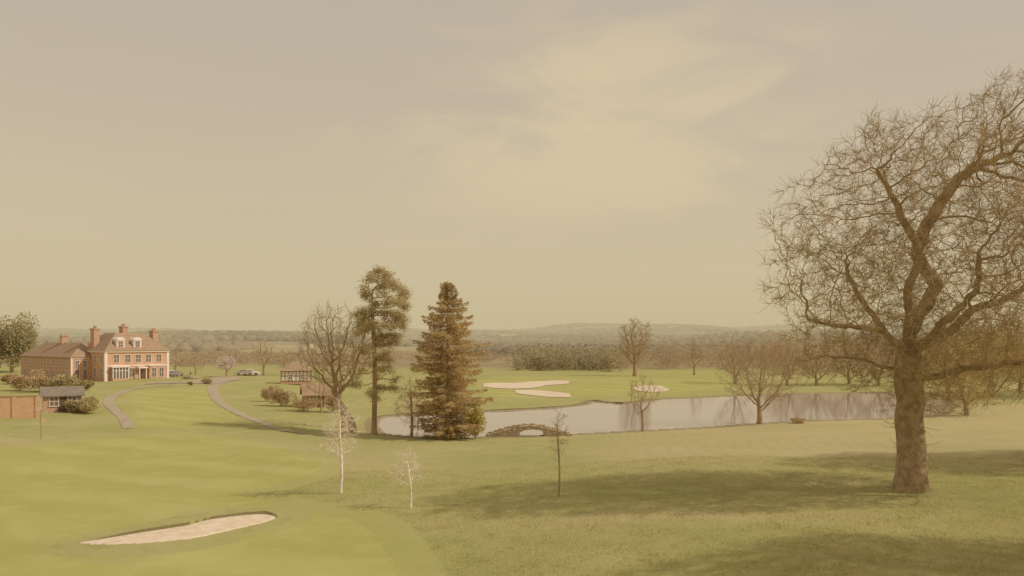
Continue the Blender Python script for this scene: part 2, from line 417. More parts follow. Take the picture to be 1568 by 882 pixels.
def leafq(P,size,flat=0.0,asp=.45,dirs=None):
    n=len(P); d=norm(rng.normal(size=(n,3))*np.array([1,1,1-flat])) if dirs is None else dirs
    e=norm(np.cross(d,rng.normal(size=(n,3)))); s=rng.uniform(.6,1.3,n)[:,None]*size
    a=P-d*s*.5; c=P+d*s*.5; b=P+e*s*asp*.5; f=P-e*s*asp*.5
    V=np.stack([a,b,c,f],1).reshape(-1,3); return V,[np.arange(4*n).reshape(-1,4)]

# big oak
def oak_mesh():
    k=28.4
    def loc(px,py,dy): return ((px-1395)/k,dy,(747-py)/k)
    limbs=[
     ([(1395,757,0),(1396,720,0),(1397,690,.05),(1395,650,.1),(1397,610,.1),(1393,570,.05),(1391,540,0)],-1),
     ([(1386,515,-.3),(1384,480,-.6),(1378,445,-.8),(1392,410,-.9),(1396,375,-.7),(1376,340,-.4),(1366,300,-.2),(1345,262,.2)],6),
     ([(1415,530,.5),(1450,520,1.2),(1490,500,1.8),(1525,470,2.2),(1580,458,2.8),(1630,430,3.2)],6),
     ([(1400,508,.3),(1425,470,.8),(1452,435,1.3),(1425,385,1.5),(1440,340,1.6),(1470,300,1.8),(1500,262,2.0),(1540,240,2.0)],6),
     ([(1366,520,-.6),(1330,504,-1.2),(1290,500,-1.6),(1250,497,-2),(1215,490,-2.2)],6),
     ([(1420,575,-.3),(1460,562,-.9),(1510,553,-1.5),(1560,555,-2),(1610,545,-2.4)],5),
     ([(1365,560,.6),(1335,548,1.6),(1300,545,2.6),(1270,552,3.2)],5),
     ([(1400,520,-1.2),(1420,485,-2.2),(1440,450,-3.2),(1430,400,-4.0)],6),
     ([(1385,520,1.2),(1370,480,2.4),(1350,440,3.2),(1345,390,4.0)],6)]
    P=[];par=[]
    def addseg(a,b,pi):
        a=np.array(a);b=np.array(b); n=max(1,int(round(np.linalg.norm(b-a)/.4)))
        for t in range(1,n+1):
            q=a+(b-a)*t/n+rng.normal(0,.05,3)*(pi>8); P.append(tuple(q)); par.append(pi); pi=len(P)-1
        return pi
    tr=limbs[0][0]
    P.append(loc(*tr[0])); par.append(0); ends=[0]; pi=0
    for q in tr[1:]: pi=addseg(P[pi],loc(*q),pi); ends.append(pi)
    for pts,at in limbs[1:]:
        pi=ends[at]
        for q in pts: pi=addseg(P[pi],loc(*q),pi)
    At=np.concatenate([ell(6000,(2.0,0,12.1),(9.4,6.6,8.2),.25,.5,110,.1),ell(1300,(8.2,1,18.4),(4.8,4.2,5.6),.1,.5,40,.14)])
    At=At[At[:,2]>3.6]
    pos,pr=grow(At,P,par,.33,6.0,.50,170,.30,(0,0,.03))
    rad=radii(pos,pr,.70,.011)
    zf=pos[:,2]; r2=np.hypot(pos[:,0],pos[:,1])
    rad=rad*(1+.45*np.exp(-np.maximum(zf,0)/.9))
    pos,pr,rad=add_twigs(pos,pr,rad,.025,5,(.4,1.0),.0095,spread=1.15)
    low=[i for i in range(5,60) if pos[i,2]<5.5 and pos[i,2]>1.5 and r2[i]<.6]
    for i in low[:10]:
        for _ in range(4):
            a=rng.uniform(0,6.28); d=np.array([math.cos(a),math.sin(a),.1]); p=pos[i]; q=i
            for s in range(5):
                d=norm(d+rng.normal(0,.3,3)); p=p+d*.32; pos=np.vstack([pos,p]); pr=np.append(pr,q); rad=np.append(rad,.016-.002*s); q=len(pos)-1
    return tubes(pos,pr,rad,10,.045)
X,Y,Z=gH(1395,749)
e=empty('oak_tree',(X,Y,Z-.1)); V,Fq=oak_mesh(); ok=np_mesh('trunk_and_branches',V,Fq,[oakbark,oaktwig],e,smooth=True)
for (x,y,r,s) in ((42.5,50.0,.3,1.0),(27.0,24.5,.1,.95)):
    e=empty('oak_tree',(x,y,Hs(x,y)-.15),r); e.scale=(s,s,s)
    o=bpy.data.objects.new('trunk_and_branches',ok.data); link(o,e)

def B(name,px,py,topy,crpx,cbpy,**k):
    X,Y,Z=gH(px,py); s=F/Y
    kw=dict(R=.2,na=300,mat=twigm); kw.update(k)
    if 'tf' in kw: kw['trunk']=(py-topy)/s*kw.pop('tf')
    return bare(name,X,Y,Z,(py-topy)/s,crpx/s,(py-cbpy)/s,**kw)
B('bare_tree',540,662,462,64,590,R=.40,na=900,trunk=3.5,step=.45,kill=.7,rt=.025,tw=3,TL=(.5,1.1),tr=.014,lean=-1.6,ry=4.5,jit=.3)
B('bare_tree',527,655,505,45,600,R=.28,na=350,trunk=3.0,step=.45,kill=.7,rt=.025,tw=3,tr=.014,lean=-.5)
yk=dict(step=.2,kill=.26,rt=.010,inner=.0,flare=.2,thr=.026,jit=.13)
B('young_birch_tree',522,755,606,36,708,R=.085,na=250,mat=birtw,big=birch,TL=(.25,.7),tr=.008,tf=.82,topbias=.75,tw=3,**yk)
B('young_birch_tree',629,778,683,28,745,R=.06,na=150,mat=birtw,big=birch,TL=(.2,.5),tr=.007,tf=.8,topbias=.6,lean=-.15,tw=3,**yk)
B('sapling_tree',855,760,622,22,705,R=.055,na=110,mat=twigm,big=barkm,TL=(.2,.5),tr=.007,tf=.85,topbias=.8,tw=3,**yk)
B('sapling_tree',63,672,618,12,650,R=.05,na=50,mat=paleb,TL=(.2,.4),tr=.010,tf=.8,tw=3,**yk)
B('bare_tree',984,660,572,26,636,R=.15,na=220,step=.3,kill=.4,rt=.012,tw=4,tr=.010,TL=(.3,.6),trunk=2)
B('bare_tree',1163,649,512,66,622,R=.30,na=900,step=.35,kill=.5,rt=.014,tw=4,tr=.011,TL=(.4,.9),trunk=2.2)
B('bare_tree',1126,588,512,34,575,R=.35,na=350,step=.6,kill=.8,rt=.03,tw=3,tr=.018,TL=(.6,1.1))
B('bare_tree',972,576,486,28,556,R=.5,na=600,step=.7,kill=.9,rt=.04,tw=5,tr=.024,TL=(.7,1.5),ry=5)
B('bare_tree',1063,574,512,14,560,R=.3,na=150,step=.7,kill=.9,rt=.04,tw=4,tr=.024,TL=(.6,1.1))
B('bare_tree',404,575,518,18,562,R=.3,na=180,step=.7,kill=.9,rt=.04,tw=4,tr=.024,TL=(.6,1.1))
B('bare_tree',492,632,560,26,612,R=.14,na=200,step=.3,kill=.45,rt=.016,tw=4,tr=.012,TL=(.4,.8),inner=0)
B('larch_tree',630,668,574,34,655,R=.16,na=380,mat=paleb,step=.3,kill=.45,rt=.014,tw=4,tr=.011,topbias=.8,inner=0,tf=.8)
B('bare_tree',640,664,600,24,650,R=.12,na=150,mat=paleb,step=.3,kill=.45,rt=.014,tw=3,tr=.011,inner=0)
for px,py,ty,cr in ((1480,636,566,42),(1520,608,500,50),(1450,602,496,44),(1562,602,480,60),(1610,608,500,50)):
    B('willow_tree',px,py,ty,cr,py-10,R=.3,na=420,mat=twigy,step=.45,kill=.6,rt=.02,tw=5,tr=.017,TL=(.6,1.4),inner=0)
for px,py,ty,cr in ((1250,590,526,34),(1300,588,530,30),(1205,590,516,26),(1345,590,518,34),(1400,592,520,30)):
    B('bare_tree',px,py,ty,cr,py-8,R=.3,na=260,step=.6,kill=.8,rt=.03,tw=5,tr=.022,TL=(.7,1.4),inner=0)
blos=simple('blossom_twigs',A(232,214,184),A(206,186,150),2,.9)
B('blossom_tree',347,577,546,17,568,R=.2,na=120,mat=blos,step=.4,kill=.5,rt=.03,tw=6,tr=.045,TL=(.4,.8),inner=0)
for px,ty,cr in ((268,534,16),(300,544,14),(436,534,16)):
    B('bare_tree',px,574,ty,cr,566,R=.2,na=120,step=.7,kill=.9,rt=.03,tw=4,tr=.022,TL=(.7,1.2),inner=0)

# evergreens
pine_l=simple('pine_needles',A(144,132,84,.54),A(162,148,96,.54),.8,.8,trans=.35)
fir_l=simple('fir_needles',A(140,126,78,.50),A(162,142,90,.50),.45,.8,trans=.35)
pbark=simple('pine_bark',A(160,134,90,.72),A(138,116,78,.72),2,.9,.5)
X,Y,Z=gH(573,665); s=F/Y
e=empty('scots_pine_tree',(X,Y,Z-.05))
cl=[(575,416),(592,422),(563,430),(604,434),(585,440),(558,448),(616,452),(598,458),(619,466),(572,468),(606,480),(588,484),(556,482),(548,494),(570,500),(598,498),(612,490),(584,514),(556,508),(606,518),(590,545),(558,536),(604,560),(582,574),(556,566),(546,585),(600,592),(575,604),(612,580)]
C=np.array([((a-573)/s,rng.normal(0,1.1),(665-b)/s) for a,b in cl])
At=np.concatenate([C+rng.normal(0,.36,C.shape) for _ in range(14)])
P0=[(0.0+.25*math.sin(t*5)*t,0,t*16.5) for t in np.linspace(0,1,42)]
pos,par=grow(At,P0,[0]+list(range(41)),.35,5,.4,60,.15,(0,0,-.05))
rad=radii(pos,par,.30,.02); rad*=1+.5*np.exp(-pos[:,2]/.5)
V,Fq=tubes(pos,par,rad,8,.05); np_mesh('trunk_and_branches',V,Fq,pbark,e,smooth=True)
tips=pos[(rad<.035)]
dn=np.where(tips[:,2]>9.5,1.0,.4); tips=tips[rng.random(len(tips))<dn]
P=tips[rng.integers(0,len(tips),32000)]+rng.normal(0,.30,(32000,3))*np.array([1.1,1.1,.7])
V,Fq=leafq(P,.23,0,.35); np_mesh('foliage',V,Fq,pine_l,e)

def conifer(name,px,py,topy,rpx,mat,n=1.0):
    X,Y,Z=gH(px,py); s=F/Y; Ht=(py-topy)/s; R=rpx/s
    e=empty(name,(X,Y,Z-.05)); pos=[(0,0,h) for h in np.linspace(0,Ht,40)]; par=[0]+list(range(39)); rad=[.34*(1-h/Ht)**.8+.02 for h in np.linspace(0,Ht,40)]
    LP=[];LD=[]
    h=.5
    while h<Ht-.2:
        f=h/Ht; nb=6 if f<.8 else 5
        ph=rng.uniform(0,6.28); tier=rng.uniform(.82,1.12)
        for j in range(nb):
            a=ph+2*math.pi*j/nb+rng.normal(0,.35); Ln=R*min(1.0,1.95*(1-f)**.78)*rng.uniform(.62,1.18)*tier+.12
            if f<.12: Ln*=.7+.3*f/.12
            d=np.array([math.cos(a),math.sin(a),.10]); p=np.array([0,0,h+rng.normal(0,.12)]); q=min(39,int(f*39)); m=6
            pts=[p]
            for t in range(m):
                sl=-.24+.55*(t/m)**2+(.35*f*f)
                d2=norm(np.array([d[0],d[1],sl])); p=p+d2*Ln/m
                pos.append(tuple(p)); par.append(q); q=len(pos)-1; rad.append(max(.012,.05*(1-t/m)*(1-f*.6))); pts.append(p)
            pts=np.array(pts); k=int((24+56*Ln)*n); t=rng.uniform(.08,1,k)**.8; ti=t*m; i0=np.minimum(ti.astype(int),m-1); fr=(ti-i0)[:,None]
            c=pts[i0]*(1-fr)+pts[i0+1]*fr; w=(.08+.26*Ln*(1-t)*.75); sd=np.array([-d[1],d[0],0]); u=rng.normal(0,1,k)
            c=c+sd*(w*u)[:,None]+np.array([0,0,1])*(-np.abs(rng.normal(0,.2,k))-.06*np.abs(u))[:,None]
            LP.append(c); LD.append(norm(np.array([d[0],d[1],-.25])+sd*(np.sign(u)*.8)[:,None]+rng.normal(0,.35,(k,3))))
        h+=rng.uniform(.28,.5) if f<.85 else .28
    V,Fq=tubes(np.array(pos),np.array(par),np.array(rad),8,.05); np_mesh('trunk_and_branches',V,Fq,pbark,e,smooth=True)
    V,Fq=leafq(np.concatenate(LP),.30,0,.3,np.concatenate(LD)); np_mesh('foliage',V,Fq,mat,e)
conifer('fir_tree',686,671,428,57,fir_l)

# shrubs / leafy masses
def shrub(name,x,y,z,w,h,mat,n=3000,q=.3,dy=None,lumps=9,stem=True):
    e=empty(name,(x,y,z)); dy=dy or w*.8
    c=np.stack([rng.uniform(-.6,.6,lumps)*w/2,rng.uniform(-.6,.6,lumps)*dy/2,rng.uniform(.3,.72,lumps)*h],1)
    r=rng.uniform(.28,.5,lumps)
    i=rng.integers(0,lumps,n); d=norm(rng.normal(size=(n,3)))*(rng.random(n)**.25)[:,None]
    P=c[i]+d*np.stack([r[i]*w*.5,r[i]*dy*.5,r[i]*h*.62],1)*1.1
    P[:,2]=np.abs(P[:,2])
    V,Fq=leafq(P,q,0,.6); np_mesh('foliage',V,Fq,mat,e)
    if stem:
        P0=[(0,0,0),(0.02,0,h*.15),(0,0,h*.3)]
        pos,par=grow(P[rng.integers(0,n,90)],P0,[0,0,1],max(h/14,.15),99,max(h/12,.15),60,.15)
        rad=radii(pos,par,max(.04,h*.03),.012); V,Fq=tubes(pos,par,rad,6,.04); np_mesh('stems',V,Fq,twigm,e,smooth=True)
shg=simple('shrub_leaves',A(148,136,86,.64),A(166,152,96,.64),.8,.8,trans=.3)
shb=simple('brown_shrub_leaves',A(160,140,94,.66),A(178,158,106,.66),.8,.8,trans=.3)
evl=simple('evergreen_leaves',A(134,126,84,.56),A(150,140,92,.56),.5,.8,trans=.3)
yel=simple('willow_leaves',A(196,184,98,.8),A(182,168,84,.8),1,.8,trans=.3)
def SH(name,px,py,wpx,hpx,mat,n=2500,q=.3,**k):
    X,Y,Z=gH(px,py); s=F/Y; shrub(name,X,Y,Z,wpx/s,hpx/s,mat,n,q,**k)
SH('willow_shrub',728,672,38,52,yel,2800,.22)
SH('shrub',128,632,56,24,shg,3000,.25); SH('shrub',430,622,48,34,shb,3500,.22); SH('shrub',410,615,26,26,shb,1500,.22)
for px,py,w,h in ((30,598,44,26),(62,600,50,34),(95,600,50,28),(125,598,30,18),(12,588,30,16)): SH('shrub',px,py,w,h,shg if px%2 else shb,2200,.35)
SH('shrub',318,588,18,10,shg,700,.3); SH('shrub',292,590,12,6,shg,500,.3)
SH('shrub',470,630,52,22,shb,1800,.22); SH('shrub',1225,648,34,9,shb,900,.2); SH('shrub',510,632,34,30,shb,1800,.22)
def EV(px,dist,topy,wpx,basepy,name='evergreen_tree',mat=evl,n=9000):
    X=(px-CX)/F*dist; z=Hs(X,dist); s=F/dist; h=(HY-topy)/s+CZ-z
    shrub(name,X,dist,z,wpx/s*1.15,h,mat,n,.6,lumps=22)
EV(18,215,478,66,580); EV(-30,215,490,60,580)

# woodland masses
def woodland(name,xy,hs,ws,mat,q=34,sz=.2):
    xy=np.asarray(xy); N=len(xy); z=H0(xy[:,0],xy[:,1])
    d=norm(rng.normal(size=(N,q,3)))*(rng.random((N,q))**.33)[...,None]
    P=np.stack([xy[:,0],xy[:,1],z+hs*.52],1)[:,None]+d*np.stack([ws/2,ws/2,hs*.52],1)[:,None]
    P=P.reshape(-1,3); sc=np.repeat(ws,q)*sz
    n=len(P); dd=norm(rng.normal(size=(n,3))); ee=norm(np.cross(dd,rng.normal(size=(n,3)))); s=(rng.uniform(.6,1.3,n)*sc)[:,None]
    V=np.stack([P-dd*s,P+ee*s*.55,P+dd*s,P-ee*s*.55],1).reshape(-1,3)
    np_mesh(name,V,[np.arange(4*n).reshape(-1,4)],mat)
def canopy(name,xy,hs,ws,mat,k=7):
    N=len(xy); z=H0(xy[:,0],xy[:,1]); lv=[(0.0,1.0),(.45,1.05),(.8,.72),(1.0,.12)]
    a=np.arange(k)*2*math.pi/k; rings=[]
    for hh,rr in lv:
        j=rng.uniform(.78,1.2,(N,k)); r=ws[:,None]*.5*rr*j
        rings.append(np.stack([xy[:,0:1]+r*np.cos(a),xy[:,1:2]+r*np.sin(a),(z+hs*hh)[:,None]*np.ones(k)+rng.normal(0,.25,(N,k))*(hh>0)-.4*(hh==0)],-1))
    V=np.stack(rings,1).reshape(-1,3); b=(np.arange(N)*4*k)[:,None,None]; l=np.arange(3)[None,:,None]*k; j=np.arange(k)[None,None,:]; j2=(j+1)%k
    Q=np.stack([b+l+j,b+l+j2,b+l+k+j2,b+l+k+j],-1).reshape(-1,4)
    np_mesh(name,V,[Q],mat,smooth=True)
wd=simple('woodland_evergreen',A(142,132,92,.60),A(156,144,100,.60),.05,.9,trans=.45)
wb=simple('woodland_bare',A(164,146,104,.72),A(174,156,112,.72),.03,.9,trans=.45)
wy=simple('woodland_willow',A(180,162,98,.74),A(170,152,96,.74),.03,.9,trans=.45)
fd=simple('far_evergreen',A(122,110,76,.9),A(134,122,82,.9),.012,.95)
fb=simple('far_bare_wood',A(140,124,86,.92),A(150,134,94,.92),.010,.95)
def strip(px0,px1,d0,d1,n): 
    u=rng.uniform(px0,px1,n); d=rng.uniform(d0,d1,n); return np.stack([(u-CX)/F*d,d],1)
a=strip(790,952,250,310,170); woodland('distant_conifer_wood',a,rng.uniform(3.5,8,170),rng.uniform(2.5,4.5,170),wd,80,.13)
a=strip(945,1240,262,340,230); woodland('distant_bare_wood',a,rng.uniform(5,10.5,len(a)),rng.uniform(4,7,len(a)),wb,110,.05)
a=strip(1170,1460,220,320,220); woodland('distant_bare_wood',a,rng.uniform(8,13,len(a)),rng.uniform(4,7,len(a)),wb,120,.05)
a=strip(1420,1800,180,260,200); woodland('distant_willow_wood',a,rng.uniform(8,15,len(a)),rng.uniform(4,8,len(a)),wy,130,.05)
a=np.concatenate([strip(200,560,260,470,190),strip(560,790,330,520,110),strip(-300,250,260,460,150)]); woodland('distant_hedgerow_trees',a,rng.uniform(2.5,5.5,len(a)),rng.uniform(4,8,len(a)),wb,80,.06)
n=48000; u=rng.uniform(-.9,.9,n); d=np.exp(rng.uniform(math.log(430),math.log(3300),n)); x=u*d
f=np.sin(x*.008+2*np.sin(d*.005))+np.sin(d*.013+x*.003)+.5*np.sin(x*.021+d*.011)+.9*sm(d,1500,2600)+1.3*np.exp(-((d-1250)/140)**2)
k=f>.55; x=x[k];d=d[k]
dk=(np.sin(x*.005+1)+np.sin(d*.008+x*.003))>.0
for nm,mk,mt in (('distant_woodland',~dk,fb),('distant_evergreen_woodland',dk,fd)):
    xx=x[mk];dd=d[mk]; sc_=np.interp(dd,[400,1200,3000],[.8,1.0,1.6]); canopy(nm,np.stack([xx,dd],1),rng.uniform(5,9,len(xx))*np.minimum(sc_,1.1),rng.uniform(9,15,len(xx))*sc_*1.3,mt)

# ------------------------------------------------------------ buildings
def brickmat(name,c1,c2,mo):
    m,nt,b=newmat(name); tc=nt.add('ShaderNodeTexCoord').outputs['Object']
    mp=nt.add('ShaderNodeMapping'); nt.link(tc,mp.inputs[0]); mp.inputs['Rotation'].default_value=(math.radians(90),0,math.radians(20))
    bt=nt.add('ShaderNodeTexBrick'); nt.link(mp.outputs[0],bt.inputs[0]); bt.inputs['Scale'].default_value=2.2
    bt.inputs['Color1'].default_value=c1; bt.inputs['Color2'].default_value=c2; bt.inputs['Mortar'].default_value=mo; bt.inputs['Mortar Size'].default_value=.012
    nt.link(mixc(nt,mth(nt,'MULTIPLY',ramp(nt,noise(nt,tc,.8,5),.4,.7),.35),bt.outputs[0],c2),b.inputs['Base Color']); b.inputs['Roughness'].default_value=.9
    return m
brick=brickmat('red_brick',A(206,168,118,.86),A(192,152,106,.86),A(204,178,136,.86))
brick2=brickmat('dark_and_shaded_brick',A(184,150,110,.74),A(170,136,98,.74),A(182,154,116,.74))  # darker brick; on the wing walls it carries their shade in the colour
tile=simple('roof_tiles',A(162,138,98,.83),A(150,126,88,.83),1.5,.85,.6,5)
slate=simple('slate_tiles',A(146,134,104),A(132,120,94),1.5,.8,.5,5)
white=simple('white_paint',A(238,224,192),A(230,214,180),1,.6)
stone=simple('stone',A(184,166,124,.8),A(156,138,98,.8),2.5,.9,.8,6)
gl,nt,b=newmat('window_glass'); b.inputs['Base Color'].default_value=A(126,116,90); b.inputs['Roughness'].default_value=.12; b.inputs['Specular IOR Level'].default_value=.5
timber=simple('dark_timber',A(118,102,72),A(106,92,66),2,.85)
def window(wm,gm_,fr,u,z,w,h,nm=1,nh=1,t=.09):
    f=fr
    gm_.box(u-w/2,u+w/2,-.03,.05,z,z+h,f)
    wm.box(u-w/2-t,u-w/2,-.09,.05,z,z+h,f); wm.box(u+w/2,u+w/2+t,-.09,.05,z,z+h,f)
    wm.box(u-w/2-t-.05,u+w/2+t+.05,-.13,.05,z-t,z,f); wm.box(u-w/2-t,u+w/2+t,-.1,.05,z+h,z+h+t,f)
    for i in range(nm): x=u-w/2+w*(i+1)/(nm+1); wm.box(x-.03,x+.03,-.06,-.02,z,z+h,f)
    for i in range(nh): y=z+h*(i+1)/(nh+1); wm.box(u-w/2,u+w/2,-.055,-.021,y-.03,y+.03,f)
X,Y,Z=gH(162,584); ang=math.radians(51)
house=empty('brick_manor_house',(X,Y,Z-.15),ang)
W=MB();R=MB();Wh=MB();G=MB();W2=MB();Ch=MB()
W.box(0,13.8,0,13,0,6.4); Wh.box(-.3,14.1,-.3,13.3,6.4,6.75)
R.hip(-.5,14.3,-.5,13.5,6.75,10.7,4.3)
Wh.box(-.05,13.85,-.05,0,3.35,3.6)
for x in (0,13.8):
    Wh.box(x-.3,x+.3,-.12,.25,0,6.4)
Wh.box(-.1,0,12.6,13.05,0,6.4)
fF=lambda x,y,z:(x,y,z)
for u in (2.2,4.7,7.0,9.3,11.7): window(Wh,G,fF,u,4.15,1.15,1.7)
for u in (2.7,):
    W.box(u-1.7,u+1.7,-1.1,-.001,0,.7); Wh.box(u-1.9,u+1.9,-1.3,-.13,3.1,3.34)
    G.box(u-1.55,u+1.55,-1.0,-.1,.7,3.1)
    for k in range(6): xx=u-1.65+k*.66; Wh.box(xx-.08,xx+.08,-1.12,-1.0,.7,3.1)
    Wh.box(u-1.65,u+1.65,-1.115,-1.002,2.3,2.4)
    for sx in (-1.62,1.62):
        for yy in (-.95,-.5): Wh.box(u+sx-.06,u+sx+.06,yy-.06,yy+.06,.7,3.1)
for u in (5.6,): window(Wh,G,fF,u,.9,1.1,2.0)
W.box(8.9,12.6,-1.4,-.001,0,3.3); Wh.box(8.75,12.75,-1.55,-.13,3.3,3.34+.15)
fB=lambda x,y,z:(x,y-1.4,z)
for u in (9.9,11.6): window(Wh,G,fB,u,.8,1.0,2.1)
G.box(7.1,8.0,-.04,.02,.15,2.5); 
for xx in (6.8,8.3): Wh.cyl(xx,-1.1,0,2.8,.16,.13,10)
Wh.box(6.5,8.6,-1.35,-.13,2.8,3.15)
for u in (2.0,5.2): window(Wh,G,lambda x,y,z:(y,x,z),u,4.15,1.0,1.6); window(Wh,G,lambda x,y,z:(y,x,z),u,1.0,1.0,1.9)
fR=lambda x,y,z:(13.8-y,x,z)
for u in (3,6.5,10): window(Wh,G,fR,u,4.15,1.0,1.6); window(Wh,G,fR,u,1.0,1.0,1.9)
for u in (3.3,7.0):
    Wh.box(u-.85,u+.85,.3,3.4,7.3,9.0)
    k=9; P=[(u+1.0*math.cos(math.pi*i/k),.15,9.0+.75*math.sin(math.pi*i/k)) for i in range(k+1)]+[(u+1.0*math.cos(math.pi*i/k),3.6,9.0+.75*math.sin(math.pi*i/k)) for i in range(k+1)]
    Wh.poly(P,[tuple(range(k+1)),tuple(range(k+1,2*k+2))]+[(i,i+1,k+2+i,k+1+i) for i in range(k)]+[(0,k+1,2*k+1,k)])
    window(Wh,G,lambda x,y,z:(x,y+.3,z),u,7.55,.95,1.25)
for cx_,cy_,zt in ((.9,7.4,11.4),(12.9,4.8,11.0),(8.0,9.2,12.0)):
    Ch.box(cx_-.6,cx_+.6,cy_-.9,cy_+.9,6.0,zt); Ch.box(cx_-.75,cx_+.75,cy_-1.05,cy_+1.05,zt,zt+.3)
    for k in (-.6,0,.6): Ch.cyl(cx_,cy_+k,zt+.3,zt+.85,.2,.16,8)
W2.box(-4.1,3.9,7.4,36,0,5.3); Wh.box(-4.3,-.31,7.2,7.39,5.0,5.3); R.hip(-4.5,4.3,7.0,36.4,5.3,8.5,4.35)
W.box(-4.13,-.02,7.30,7.39,0,5.0)  # thin sheet of lighter brick: sunlit wing front put into the colour
fW=lambda x,y,z:(x,y+7.3,z)
window(Wh,G,fW,-2.9,.3,.8,2.3); window(Wh,G,fW,-1.3,.3,.8,2.3); window(Wh,G,fW,-2.9,3.2,.8,1.3); window(Wh,G,fW,-1.3,3.2,.8,1.3)
Wh.box(-4.25,-3.85,7.2,7.3,0,5.0)
fS=lambda x,y,z:(y-4.1,x,z)
for i in range(8): window(Wh,G,fS,9.5+3.4*i,3.2,1.0,1.4); window(Wh,G,fS,9.5+3.4*i,.7,1.0,1.6)
Ch.box(-.7,.7,21,22,7,9.9); Ch.box(-.85,.85,20.85,22.15,9.9,10.15)
for k in (-.4,.4): Ch.cyl(k,21.5,10.15,10.6,.18,.15,8)
W.obj('brick_walls',brick,house); W2.obj('wing_walls',brick2,house); R.obj('tiled_roof',tile,house); Wh.obj('white_trim_and_frames',white,house); G.obj('window_glass',gl,house); Ch.obj('chimneys',brick2,house)

X,Y,Z=gH(430,588); c=empty('timber_framed_cottage',(X,Y,Z-.1),math.radians(14)); W=MB();T=MB();R=MB();G=MB();Wh=MB()
W.box(0,6.4,0,5,0,.6); Wh.box(.03,6.37,.03,4.97,.6,2.9)
for i in range(9): x=.1+i*.775; T.box(x-.05,x+.05,-.03,.02,.6,2.9)
for i in range(6): y=.1+i*.96; T.box(-.03,.02,y-.05,y+.05,.6,2.9); T.box(6.38,6.43,y-.05,y+.05,.6,2.9)
T.box(0,6.4,-.035,.018,.6,.72);T.box(0,6.4,-.035,.018,1.75,1.85);T.box(0,6.4,-.035,.018,2.78,2.9); T.box(-.035,.018,0,5,1.75,1.85); T.box(-.035,.018,0,5,2.78,2.9)
window(Wh,G,lambda x,y,z:(x,y-.01,z),2.0,1.1,.8,1.0); window(Wh,G,lambda x,y,z:(x,y-.01,z),4.6,1.1,.8,1.0)
R.hip(-.4,6.8,-.4,5.4,2.9,4.9,2.85)
W.obj('brick_plinth',brick2,c);T.obj('timber_frame',timber,c);Wh.obj('rendered_walls',white,c);R.obj('tiled_roof',tile,c);G.obj('window_glass',gl,c)
def shed(name,px,py,rot,w,d,h,rh,wm,rm,door=True):
    X,Y,Z=gH(px,py); c=empty(name,(X,Y,Z-.1),math.radians(rot)); W=MB();R=MB();G=MB();Wh=MB()
    W.box(0,w,0,d,0,h); W.poly([(0,0,h),(0,d,h),(0,d/2,h+rh)],[(0,1,2)]); W.poly([(w,0,h),(w,d,h),(w,d/2,h+rh)],[(0,1,2)])
    o=.35; t=.12; sl=rh/(d/2)
    for sg in (0,1):
        y0=-o if sg==0 else d+o; z0=h-o*sl
        R.poly([(-o,y0,z0),(w+o,y0,z0),(w+o,d/2,h+rh),(-o,d/2,h+rh),(-o,y0,z0+t),(w+o,y0,z0+t),(w+o,d/2,h+rh+t),(-o,d/2,h+rh+t)],((0,1,2,3),(4,5,6,7),(0,1,5,4),(1,2,6,5),(2,3,7,6),(3,0,4,7)))
    window(Wh,G,lambda x,y,z:(x,y,z),w*.28,.9,.9,1.1); window(Wh,G,lambda x,y,z:(x,y,z),w*.75,.9,.9,1.1)
    T=MB(); T.box(w*.5-.5,w*.5+.5,-.04,.02,0,2.05)
    W.obj('walls',wm,c);R.obj('roof',rm,c);G.obj('window_glass',gl,c);Wh.obj('window_frames',white,c);T.obj('door',timber,c)
shed('brick_outbuilding',466,624,20,4.8,3.6,2.1,1.4,brick2,tile)
shed('slate_roofed_building',66,632,32,4.2,4,2.2,.9,brick2,slate)
p0=np.array(gH(-90,640)[:2]); p1_=np.array(gH(58,640)[:2]); z=min(gH(58,640)[2],gH(-90,640)[2])-.2
an=math.atan2(*(p1_-p0)[::-1]); Ln=np.linalg.norm(p1_-p0); c=empty('brick_wall',(p0[0],p0[1],z),an); W=MB();T=MB()
W.box(0,Ln,0,.35,0,2.75); T.box(-.05,Ln+.05,-.06,.41,2.75,2.87)
for i in range(5): x=i*Ln/4; W.box(x-.25,x+.25,-.1,-.002,0,2.74)
W.obj('wall_bricks',brick,c); T.obj('coping',tile,c)
for px,dd,w in ((308,760,14),(326,800,10),(292,720,12),(338,780,16),(716,900,18),(455,700,12)):
    X=(px-CX)/F*dd; c=empty('distant_white_house',(X,dd,Hs(X,dd)-.5),rng.uniform(-.5,.5)); W=MB();R=MB()
    W.box(0,w,0,8,0,5.5); R.hip(-.4,w+.4,-.4,8.4,5.5,8.3,3.9); W.obj('walls',white,c); R.obj('roof',slate,c)

# stone arched footbridge
X0,Y0=atz(744,671,-2); X1,_=atz(876,671,-2); Ln=X1-X0; c=empty('stone_arch_footbridge',(X0,Y0+.8,-2.05),math.radians(2))
k=40; ts=np.linspace(0,1,k+1); PK=1.02; top=.22+PK*np.sin(np.pi*ts)**1.3
a0,a1=.38,.70; ar=np.where((ts>a0)&(ts<a1),.30+.60*np.sqrt(np.clip(1-((ts-(a0+a1)/2)/((a1-a0)/2))**2,0,1)),-.4)
V=[];Q=[]
for y in (0,1.7):
    for i in range(k+1): V+=[(ts[i]*Ln,y,ar[i]),(ts[i]*Ln,y,top[i])]
M=2*(k+1)
for i in range(k):
    Q+=[(2*i,2*i+2,2*i+3,2*i+1),(M+2*i,M+2*i+1,M+2*i+3,M+2*i+2),(2*i+1,2*i+3,M+2*i+3,M+2*i+1),(2*i,M+2*i,M+2*i+2,2*i+2)]
np_mesh('stone_arch',V,[Q],stone,c)
